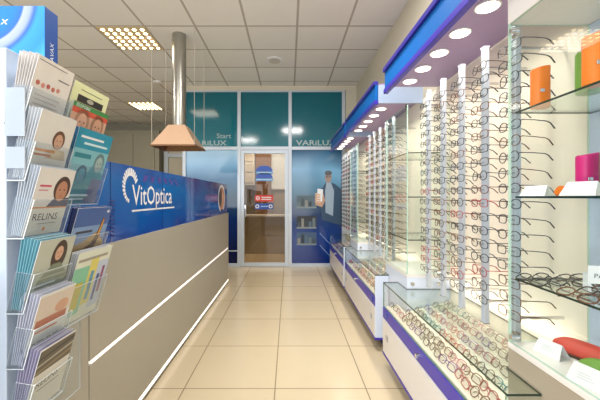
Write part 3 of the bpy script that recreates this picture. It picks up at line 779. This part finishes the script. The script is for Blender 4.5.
tent_card(0.868, 0.95, 1.269, 'white tent card before the magenta case on the middle shelf', w=.095, h=.042, rot=-1.3)
tent_card(0.897, 1.10, 0.726, 'white tent card beside the red pouch on the showcase base', w=.09, h=.045, rot=-1.3)
tent_card(0.862, 0.92, 0.726, 'white tent card before the green pouch on the showcase base', w=.095, h=.052, rot=-1.3)
t = thing('eyeglass_case', 'small orange case lying between the tent cards on the middle shelf', 'eyeglass case', (0.955, 1.105, 1.269))
b = MB(); n = 16
b.loft([[(-.02+.04*q, .03*math.cos(PI*i/n), .035*math.sin(PI*i/n)) for i in range(n+1)] for q in (0, 1)], mat('leather orange', '#ef7d10'), True, False); b.build('case_body', t)
MB().box(-.021,.021,-.0305,.0305,0,.006,mat('leather orange dark', '#b95c0a', .5)).build('base_lip', t)
t = thing('cleaning_cloth', 'dark brown cloth pouch lying on the middle shelf', 'cloth', (0.935, 1.035, 1.269), None, (0,0,-.9))
b = MB()
b.loft([[(.035*math.cos(PI*i/n), -.03+.06*q, .04*math.sin(PI*i/n)) for i in range(n+1)] for q in (0, .5, 1)], mat('dark brown cloth', '#3a2528', .8, var=.2, scale=60), True, False); tag(b.build('pouch', t), '', ''); 
for o in t.children:
    for k in ('label', 'category'): del o[k]
# red and green pouches on the base
def pouch(x, y, z, c, hname, label, rot, L=.15, W=.07, H=.042):
    t = thing('eyeglass_pouch', label, 'eyeglass pouch', (x, y, z), 'coloured pouches on the showcase base', (0, 0, rot))
    mt = mat('leather ' + hname, c, 0.5, var=0.12, scale=25); rings = []
    for q in range(9):
        f = -1 + 2*q/8; sc_ = (1 - abs(f)**4*.45)
        rings.append([(f*L/2, W/2*sc_*math.cos(PI*i/12), .006 + H*sc_*math.sin(PI*i/12)) for i in range(13)])
    MB().loft(rings, mt, True, True).build('flap', t)
    MB().loft([[(p[0]*1.02, p[1]*1.04, 0) for p in [(-L/2,-W*.34,0),(-L*.3,-W/2,0),(L*.3,-W/2,0),(L/2,-W*.34,0),(L/2,W*.34,0),(L*.3,W/2,0),(-L*.3,W/2,0),(-L/2,W*.34,0)]],
               [(p[0]*1.02, p[1]*1.04, .008) for p in [(-L/2,-W*.34,0),(-L*.3,-W/2,0),(L*.3,-W/2,0),(L/2,-W*.34,0),(L/2,W*.34,0),(L*.3,W/2,0),(-L*.3,W/2,0),(-L/2,W*.34,0)]]], mat('dark lining', '#33211c', .7)).build('lining', t)
pouch(0.995, 1.075, 0.726, '#cf4335', 'red', 'red leather pouch with dark lining lying on the showcase base', -1.2, .18, .08, .045)
pouch(0.955, 0.945, 0.726, '#6f9f36', 'leaf green', 'green leather pouch lying in front of the red one', -1.0, .15, .07, .042)
t = thing('price_sign', 'white sign with black capitals standing among the low shelf eyeglasses', 'sign', (0.93, 0.985, 0.969), None, (0, 0, -.25))
b = MB().box(-.01,.16,0,.003,0.03,.085,M_paper); b.build('board', t)
b = MB(); b.T = Matrix(((1,0,0,0),(0,0,-1,-.001),(0,1,0,0),(0,0,0,1))); b.text('PAC', .004, .048, 0, .019, M_black, 1.15); b.build('lettering', t)
MB().box(-.008,.0,.003,.03,0,.06,M_acredge).box(.15,.158,.003,.03,0,.06,M_acredge).build('foot', t)

# ------------------------------------------------------------------ brochure stand
t = thing('brochure_stand', 'clear acrylic brochure stand with tilted pockets in front of the counter', 'brochure stand', (0, 0, 0))
M_core = mat('stand core', '#b4c2d6', 0.35, 0.1, var=0.03)
SY0, SY1 = 0.90, 1.07
MB().box(-0.874,-0.792,SY0,SY1,0.03,1.685,M_core).build('core_column', t, .003)
MB().box(-0.876,-0.60,SY0-.02,SY1+.12,0,0.03,M_core).build('foot_plate', t, .003)
LEAN = math.radians(16)
ux, uz = math.sin(LEAN), math.cos(LEAN)
cols = [(0.90, 1.05), (1.095, 1.305)]
# (bottom x at near corner, bottom z) for each tier, per column
tiers = [(-0.757, 1.470), (-0.748, 1.316), (-0.752, 1.153), (-0.752, 0.943), (-0.752, 0.788), (-0.752, 0.634)]
def pocket(ci, x, z, hh=0.115, w_extra=0.0):
    y0, y1 = cols[ci]; b = MB()
    y0 -= .004; y1 += .004
    xb = x - .040 if ci == 0 else x - .05
    # floor, front wall (leaning), side walls
    b.box(xb, x+.008, y0, y1, z-.006, z-.003, M_acr, M_acredge, 'z')
    fx = x + .008
    F0 = Vector((fx, 0, z-.006)); F1 = F0 + Vector((ux, 0, uz)) * hh
    for yy in (y0, y1):
        mt = M_frost if False else M_acr
        B1 = Vector((xb + ux*hh*.9, 0, z + uz*hh*1.02))
        b.add([(xb,yy,z-.006),(fx,yy,z-.006),(F1.x,yy,F1.z),(B1.x,yy,B1.z),
               (xb,yy+.002,z-.006),(fx,yy+.002,z-.006),(F1.x,yy+.002,F1.z),(B1.x,yy+.002,B1.z)],
              [(0,1,2,3),(7,6,5,4)], mt)
        b.add([(xb,yy,z-.006),(fx,yy,z-.006),(F1.x,yy,F1.z),(B1.x,yy,B1.z),
               (xb,yy+.002,z-.006),(fx,yy+.002,z-.006),(F1.x,yy+.002,F1.z),(B1.x,yy+.002,B1.z)],
              [(0,4,5,1),(1,5,6,2),(2,6,7,3),(3,7,4,0)], M_acredge)
    n = Vector((uz, 0, -ux)) * .002
    q = [(F0.x,y0,F0.z),(F0.x,y1,F0.z),(F1.x,y1,F1.z),(F1.x,y0,F1.z)]
    q2 = [(a_+n.x,b_,c_+n.z) for a_,b_,c_ in q]
    b.add(q+q2, [(0,1,2,3),(7,6,5,4)], M_acr); b.add(q+q2, [(0,4,5,1),(1,5,6,2),(2,6,7,3),(3,7,4,0)], M_acredge)
    return b.build('pocket', t)
# acrylic cross plate tying the second column to the core
MB().box(-0.842,-0.838,SY1,1.29,0.50,1.60,M_acr,M_acredge,'x').build('rear_plate', t)
MB().box(-0.79,-0.735,SY0-.008,SY0-.005,1.435,1.57,M_frost,M_acredge,'y').build('frosted_side', t)
MB().box(-0.79,-0.735,SY0-.008,SY0-.005,1.345,1.405,M_frost,M_acredge,'y').build('frosted_side', t)

def brochure(ci, x, z, off, design, label, group, H=.205, w=None, thick=.0012, lift=0.0, fan=0.0):
    """near bottom corner at (x-off, y0, z)"""
    y0, y1 = cols[ci]; w = w or (y1 - y0)
    o = MB()
    sx_, cx_ = math.sin(LEAN - fan), math.cos(LEAN - fan)
    T = Matrix(((0,sx_,cx_,x-off*cx_),(1,0,0,y0+.001),(0,cx_,-sx_,z+off*sx_+lift),(0,0,0,1)))
    o.T = T
    o.box(0, w-.002, 0, H, -thick, 0, M_paper)
    if design: design(o, w-.002, H)
    ob = o.build('brochure')
    tag(ob, label, 'brochure', group)
    return ob
e = .0004
def d_pinkdots(o, W, H):
    o.rect(0,0,W,H,e,P('#e6ded6')); o.rect(.006,H-.012,W-.03,H-.010,2*e,P('#55504e'))
    o.rect(.09,H-.045,W-.01,H-.041,2*e,P('#6e6a66'))
    for k in range(5): o.ell(.02+.02*k, H-.075-.003*(k%2), .0075, .0075, 2*e, P(['#c06a5a','#d08a7a','#b4584e'][k%3]), 10)
    for k in range(4): o.rect(.02, H-.11-.013*k, W-.03-.01*(k%2), H-.107-.013*k, 2*e, P('#c3b3a8'))
def d_phone(o, W, H):
    o.rect(0,0,W,H,e,P('#dcd7d0')); face(o, W*.62, H*.60, .022, '#c99e84', '#6a4630')
    o.poly([(W*.36,H*.33,1.5*e),(W*.95,H*.33,1.5*e),(W*.86,H*.48,1.5*e),(W*.50,H*.48,1.5*e)], P('#c9b497'))
    o.rect(W*.08,H*.42,W*.60,H*.46,3*e,P('#c9803f')); o.rect(W*.08,H*.36,W*.52,H*.39,3*e,P('#b7643a'))
    o.text('RELINS', W*.12, H*.12, 2*e, .022, P('#57504c'), 1.0)
def face(o, x, y, r, skin, hair):
    o.ell(x, y+r*.25, r*1.15, r*1.35, 2*e, P(hair), 20); o.ell(x, y, r*.8, r*1.1, 3*e, P(skin), 20)
    for s in (-1, 1): o.ell(x+s*r*.32, y+r*.15, r*.13, r*.07, 4*e, M_black, 8)
    o.poly([(x-r*.25,y-r*.5,4*e),(x,y-r*.6,4*e),(x+r*.25,y-r*.5,4*e),(x,y-r*.45,4*e)], P('#a8584c'))
    o.poly([(x,y+r*.1,4*e),(x+r*.1,y-r*.2,4*e),(x-r*.05,y-r*.2,4*e)], P('#b98a72'))
def d_man(o, W, H):
    o.rect(0,0,W,H,e,P('#dfdad4')); o.rect(0,0,W,H*.40,1.4*e,P('#e6e1d6')); o.rect(0,H*.40,W,H*.42,2*e,P('#e08a3c'))
    face(o, W*.72, H*.66, .030, '#b98468', '#4a3428')
    o.poly([(W*.40,H*.42,1.5*e),(W,H*.42,1.5*e),(W,H*.56,1.5*e),(W*.55,H*.54,1.5*e)], P('#4a4a6a'))
    o.rect(W*.10,H*.72,W*.40,H*.75,2*e,P('#c9506a')); o.rect(W*.10,H*.66,W*.34,H*.68,2*e,P('#c98a9a'))
    o.text('RELINS', W*.12, H*.22, 2*e, .030, M_black, 1.1); o.rect(W*.3,H*.16,W*.8,H*.17,2*e,P('#8a8680')); o.ell(W*.5,H*.08,.006,.006,2*e,P('#e08a3c'),10)
def d_woman(o, W, H):
    o.rect(0,0,W,H,e,P('#b9bcae')); o.ell(W*.62,H*.72,.032,.050,1.5*e,P('#3c2a22'),20); face(o, W*.60, H*.76, .021, '#cfa48a', '#3a2820')
    o.poly([(W*.10,0,1.6*e),(W,0,1.6*e),(W*.98,H*.42,1.6*e),(W*.72,H*.60,1.6*e),(W*.50,H*.60,1.6*e),(W*.2,H*.40,1.6*e)], P('#7f8a72'))
    for k in range(6): o.rect(W*.22,H*(.06+.085*k),W*.95,H*(.09+.085*k),2*e,P('#a3aa94'))
    o.rect(W*.08,H*.30,W*.70,H*.325,3*e,M_paper); o.rect(W*.08,H*.24,W*.55,H*.26,3*e,M_paper)
def d_relins(o, W, H):
    o.rect(0,0,W,H,e,P('#d8d8d4')); o.rect(0,H*.62,W,H*.96,1.4*e,P('#cdbfb2')); o.rect(W*.05,H*.50,W*.9,H*.62,2*e,P('#b2705a'))
    o.ell(W*.7,H*.72,.03,.02,2*e,P('#c79a82'),16); o.rect(W*.1,H*.42,W*.7,H*.45,2*e,P('#c0574a'))
    o.text('RELINS', W*.10, H*.17, 2*e, .031, M_black, 1.15)
def d_relins2(o, W, H):
    o.rect(0,0,W,H,e,P('#d6d2c8')); o.rect(0,H*.62,W,H*.98,1.4*e,P('#5a5348'))
    for k in range(3): o.poly([(0,H*(.64+.1*k),2*e),(W,H*(.70+.1*k),2*e),(W,H*(.74+.1*k),2*e),(0,H*(.67+.1*k),2*e)], P(['#8a7a5c','#a8a294','#33302c'][k]))
    o.text('RELINS', W*.12, H*.40, 2*e, .027, M_black, 1.1); o.rect(W*.2,H*.33,W*.8,H*.345,2*e,P('#5a5854'))
def d_ornet(o, W, H):
    o.rect(0,0,W,H,e,P('#e9ecb8')); o.rect(W*.16,H*.62,W*.88,H*.86,2*e,P('#26221e')); o.text('A\u0413NETY', W*.20, H*.67, 3*e, .034, P('#d8d2bc'), .95)
    o.rect(W*.2,H*.92,W*.8,H*.93,2*e,P('#6a6a50')); o.ell(W*.5,H*.82,.02,.008,3*e,P('#b8b2a0'),12)
def d_faces(o, W, H):
    o.rect(0,0,W,H,e,P('#d2a58c')); o.rect(0,H*.93,W,H*.995,2*e,P('#3f8a4a')); o.rect(0,H*.86,W,H*.93,2*e,P('#d4553a'))
    o.text('3DOPOBbE', W*.05, H*.94, 3*e, .016, M_paper); 
    face(o, W*.30, H*.74, .034, '#d8a88e', '#b08468'); face(o, W*.74, H*.74, .034, '#d2a084', '#a5785c')
def d_teal(o, W, H):
    o.rect(0,0,W,H,e,P('#7fb9c4')); o.rect(0,H*.74,W,H,1.5*e,P('#1f8fae'))
    o.rect(W*.10,H*.88,W*.75,H*.91,2*e,M_paper); o.rect(W*.22,H*.80,W*.90,H*.83,2*e,P('#cfe8ee'))
    o.poly([(0,0,1.5*e),(W,0,1.5*e),(W,H*.40,1.5*e),(W*.65,H*.58,1.5*e),(W*.4,H*.30,1.5*e),(0,H*.42,1.5*e)], P('#3f93a4'))
    face(o, W*.36, H*.38, .026, '#3a8fae', '#1a5a78'); face(o, W*.78, H*.56, .028, '#9fb4b4', '#5f7f84')
    o.poly([(W*.6,0,2*e),(W,0,2*e),(W,H*.34,2*e),(W*.7,H*.36,2*e)], P('#6a6f96'))
    o.rect(W*.06,H*.62,W*.5,H*.68,2*e,P('#2a8090')); o.rect(W*.1,H*.10,W*.7,H*.13,3*e,P('#cfe8ee')); o.rect(W*.1,H*.05,W*.6,H*.07,3*e,P('#cfe8ee'))
def d_dune(o, W, H):
    o.rect(0,0,W,H,e,P('#7e9cc8')); o.rect(0,H*.72,W,H,1.5*e,P('#3f5f9e')); o.poly([(0,H*.18,2*e),(W,H*.14,2*e),(W,H*.42,2*e),(W*.72,H*.62,2*e),(W*.35,H*.48,2*e),(0,H*.44,2*e)], P('#c9a468'))
    o.poly([(W*.40,H*.36,3*e),(W*.62,H*.44,3*e),(W*.70,H*.56,3*e),(W*.80,H*.84,3*e),(W*.86,H*.80,3*e),(W*.80,H*.50,3*e),(W*.72,H*.34,3*e)], P('#6a4020'))
    o.poly([(W*.74,H*.56,4*e),(W*.81,H*.82,4*e),(W*.84,H*.78,4*e),(W*.79,H*.54,4*e)], P('#e0a040'))
    o.rect(0,0,W,H*.16,2.5*e,P('#e0cf9c')); o.rect(W*.1,H*.62,W*.55,H*.655,3*e,P('#3a3a44')); o.ell(W*.90,H*.93,.009,.006,3*e,M_paper,12)
    o.rect(W*.12,H*.05,W*.8,H*.075,3*e,P('#a8843c'))
def d_color(o, W, H):
    o.rect(0,0,W,H,e,P('#d8dccc')); o.rect(0,H*.1,W*.42,H*.78,1.5*e,P('#7fc0a2')); o.rect(W*.42,H*.2,W*.66,H*.86,1.5*e,P('#d8cc6a')); o.rect(W*.66,H*.1,W,H*.8,1.5*e,P('#b8c4d8'))
    o.rect(W*.08,H*.18,W*.34,H*.56,2*e,P('#c9b83c')); o.rect(W*.50,H*.26,W*.60,H*.68,2*e,P('#4f8fae')); o.rect(W*.72,H*.2,W*.8,H*.6,2*e,P('#3a4a8a')); o.rect(W*.84,H*.3,W*.92,H*.7,2*e,P('#8a3a6a'))
    o.rect(W*.05,H*.86,W*.9,H*.90,2*e,P('#9a9488'))
plan = [
 (0, 0, d_pinkdots, 'white brochure with row of pink dots in the topmost front pocket', '#dcd8d6'),
 (0, 1, d_phone, 'white brochure picturing a woman leaning on her hand, second pocket down', '#d4dbe4'),
 (0, 2, d_man, 'cream brochure with a man\'s face over an orange line and black lettering', '#c7d2e0'),
 (0, 3, d_woman, 'grey green brochure picturing a long-haired woman in green sweater', '#6fb2c6'),
 (0, 4, d_relins, 'white brochure with reddish photo band above big black lettering', '#c7cce0'),
 (0, 5, d_relins2, 'pale brochure with dark striped photo in the lowest pocket', '#a9a6c8'),
]
plan2 = [
 (1.402, d_ornet, 'pale yellow brochure with a black title box in the upper rear pocket', None),
 (1.338, d_faces, 'brochure with green and red bands above two faces', '#e6ead8'),
 (1.242, d_teal, 'large teal brochure with two bluish portraits', '#3f8fc8'),
 (0.985, d_dune, 'sandy brochure with an eagle against blue sky', '#2f3f7e'),
 (0.812, d_color, 'multicoloured brochure of green yellow and blue blocks beneath the eagle brochure', '#dfe3ea'),
]
def short(lbl): return lbl
backs = ['woman leaning on her hand']
names0 = ['pink dotted', 'leaning woman', 'man with orange line', 'green sweater woman', 'reddish photo band', 'dark striped']
for ci, ti, dsg, lab, bc in plan:
    x, z = tiers[ti]
    pocket(ci, x, z)
    brochure(ci, x, z, 0.0, dsg, lab, 'brochures in the acrylic stand')
    def plain(o, W, H, bc=bc): o.rect(0,0,W,H,e,P(bc)); o.box(-.0002,0,0,H,-.0012,0,P(bc))
    for q in range(1, 7):
        brochure(ci, x, z, .0045*q, plain, '%s brochure behind the %s one in its pocket' % (ORD[q], names0[ti]), 'brochures in the acrylic stand', lift=.002*(q % 2), fan=math.radians(1.3)*q)
names1 = ['black title box', 'two faces', 'large teal', 'eagle', 'multicoloured']
for ti, (z, dsg, lab, bc) in enumerate(plan2):
    x = [-0.806, -0.806, -0.79, -0.787, -0.79][ti]
    if ti > 1: pocket(1, x, z, .15)
    off = 0.0
    H2 = [.275, .27, .275, .25, .27][ti]
    brochure(1, x, z, off, dsg, lab, 'brochures in the acrylic stand', H=H2)
    if bc:
        def plain(o, W, H, bc=bc): o.rect(0,0,W,H,e,P(bc)); o.box(-.0002,0,0,H,-.0012,0,P(bc))
        for q in range(1, 3 if ti == 1 else 4):
            brochure(1, x, z, .004*q, plain, '%s brochure behind the %s one in its pocket' % (ORD[q], names1[ti]), 'brochures in the acrylic stand', lift=.002*(q % 2), H=H2-.004, fan=math.radians(.8)*q)

# blue carton on top
def swirl():
    m, nt, out = new_mat('blue swirl print'); N = nt.nodes.new; L = nt.links.new
    tc = N('ShaderNodeTexCoord'); mp = N('ShaderNodeMapping'); mp.inputs['Location'].default_value = (0.20, 0, -0.19); L(tc.outputs['Object'], mp.inputs['Vector'])
    ln = N('ShaderNodeVectorMath'); ln.operation = 'LENGTH'; L(mp.outputs[0], ln.inputs[0])
    mr = N('ShaderNodeMapRange'); mr.inputs['From Min'].default_value = 0.03; mr.inputs['From Max'].default_value = 0.30; L(ln.outputs['Value'], mr.inputs['Value'])
    cr = N('ShaderNodeValToRGB'); L(mr.outputs[0], cr.inputs[0]); el = cr.color_ramp.elements
    st_ = ((0, '#1f7fd8'), (.30, '#1878d2'), (.38, '#2a66c4'), (.40, '#aab4de'), (.47, '#96a6da'), (.52, '#2f62c0'), (.57, '#2f95dc'), (.72, '#1f86d6'), (.9, '#46b0e0'))
    set_ramp(el, st_)
    b = N('ShaderNodeBsdfPrincipled'); b.inputs['Roughness'].default_value = .35; L(cr.outputs[0], b.inputs['Base Color']); L(b.outputs[0], out.inputs[0])
    return m
bx = thing('carton_box', 'blue carton with white swirl standing on top of the brochure stand', 'box', (-0.76, 1.0, 1.687))
MB().box(-.30,0,0,.056,0,.173,P('#0f4a9e')).build('carton', bx, .0015)
MB().box(-.2995,-.0005,-.0012,-.0002,.0005,.1725,swirl()).build('front_print', bx)
b = MB(); b.T = Matrix(((1,0,0,0),(0,0,-1,-.0016),(0,1,0,0),(0,0,0,1))); b.text('x', -.138, .115, 0, .036, M_paper, 1.2, shear=.25); b.build('lettering', bx)
b = MB()
b.T = Matrix(((0,0,1,.0006),(0,1,0,.022),(1,0,0,.01),(0,0,0,1)));
b.T = Matrix(((0,0,1,.0006),(0,-1,0,.036),(1,0,0,.012),(0,0,0,1))); b.text('AVAX', 0, 0, 0, .022, M_paper, 1.0); b.build('lettering', bx)

# ------------------------------------------------------------------ lights
def area(name, loc, rot, sx, sy, e_, col):
    ld = bpy.data.lights.new(name, 'AREA'); ld.shape = 'RECTANGLE'; ld.size = sx; ld.size_y = sy; ld.energy = e_; ld.color = col
    o = bpy.data.objects.new(name, ld); COL.objects.link(o); o.location = loc; o.rotation_euler = rot; return o
for x, y in ((-1.99, 4.07), (-3.15, 7.07), (-1.4, 0.6), (0.1, 2.2), (-3.6, 3.0)):
    area('ceiling_lamp_fill', (x, y, CEIL-.05), (0,0,0), .55, .55, 4 if y > 3.5 else 48, (1.0, .96, .91))  # light for both lamp panels, plus added fill without fixtures
area('shop_window_daylight', (-1.8, FRONT+.2, 1.7), (math.radians(90),0,0), 5.5, 2.6, 130, (.94,.97,1.0))
area('rear_room_fill', (-0.5, 6.9, CEIL-.05), (0,0,0), 1.0, .5, 70, (1.0,.93,.84))  # added light with no fixture, brightens the room behind the door
for k in range(3):
    y0, y1 = units[k]
    a = max(vit[k][1]+.05, y0); b = (vit[k+1][0]-.05 if k < 2 else y1-.03)
    area('wall_foot_fill', (PX-.07,(a+b)/2,Zg+.03), (0, math.radians(-143), 0), .05, b-a, 0.9, (1.0,.90,.74))  # added fill without a fixture, warms the foot of the cream panels
wd = bpy.data.worlds.new('world'); sc.world = wd; wd.use_nodes = True
bg = wd.node_tree.nodes['Background']; bg.inputs[0].default_value = (.85,.9,1.0,1); bg.inputs[1].default_value = 1.4

# ------------------------------------------------------------------ camera
cd = bpy.data.cameras.new('camera'); cam = bpy.data.objects.new('camera', cd); COL.objects.link(cam)
cam.location = (0, 0, CAMZ); cam.rotation_euler = (PI/2, 0, 0)
cd.sensor_width = 36; cd.lens = 321/600*36; cd.shift_x = 11/600; cd.shift_y = -3/600; cd.clip_start = 0.02
sc.camera = cam
sc.view_settings.view_transform = 'Standard'
sc.view_settings.look = 'None'
sc.view_settings.exposure = 0.0
sc.cycles.transparent_max_bounces = 40
sc.cycles.max_bounces = 8
sc.cycles.use_denoising = True
sc.cycles.sample_clamp_indirect = 6
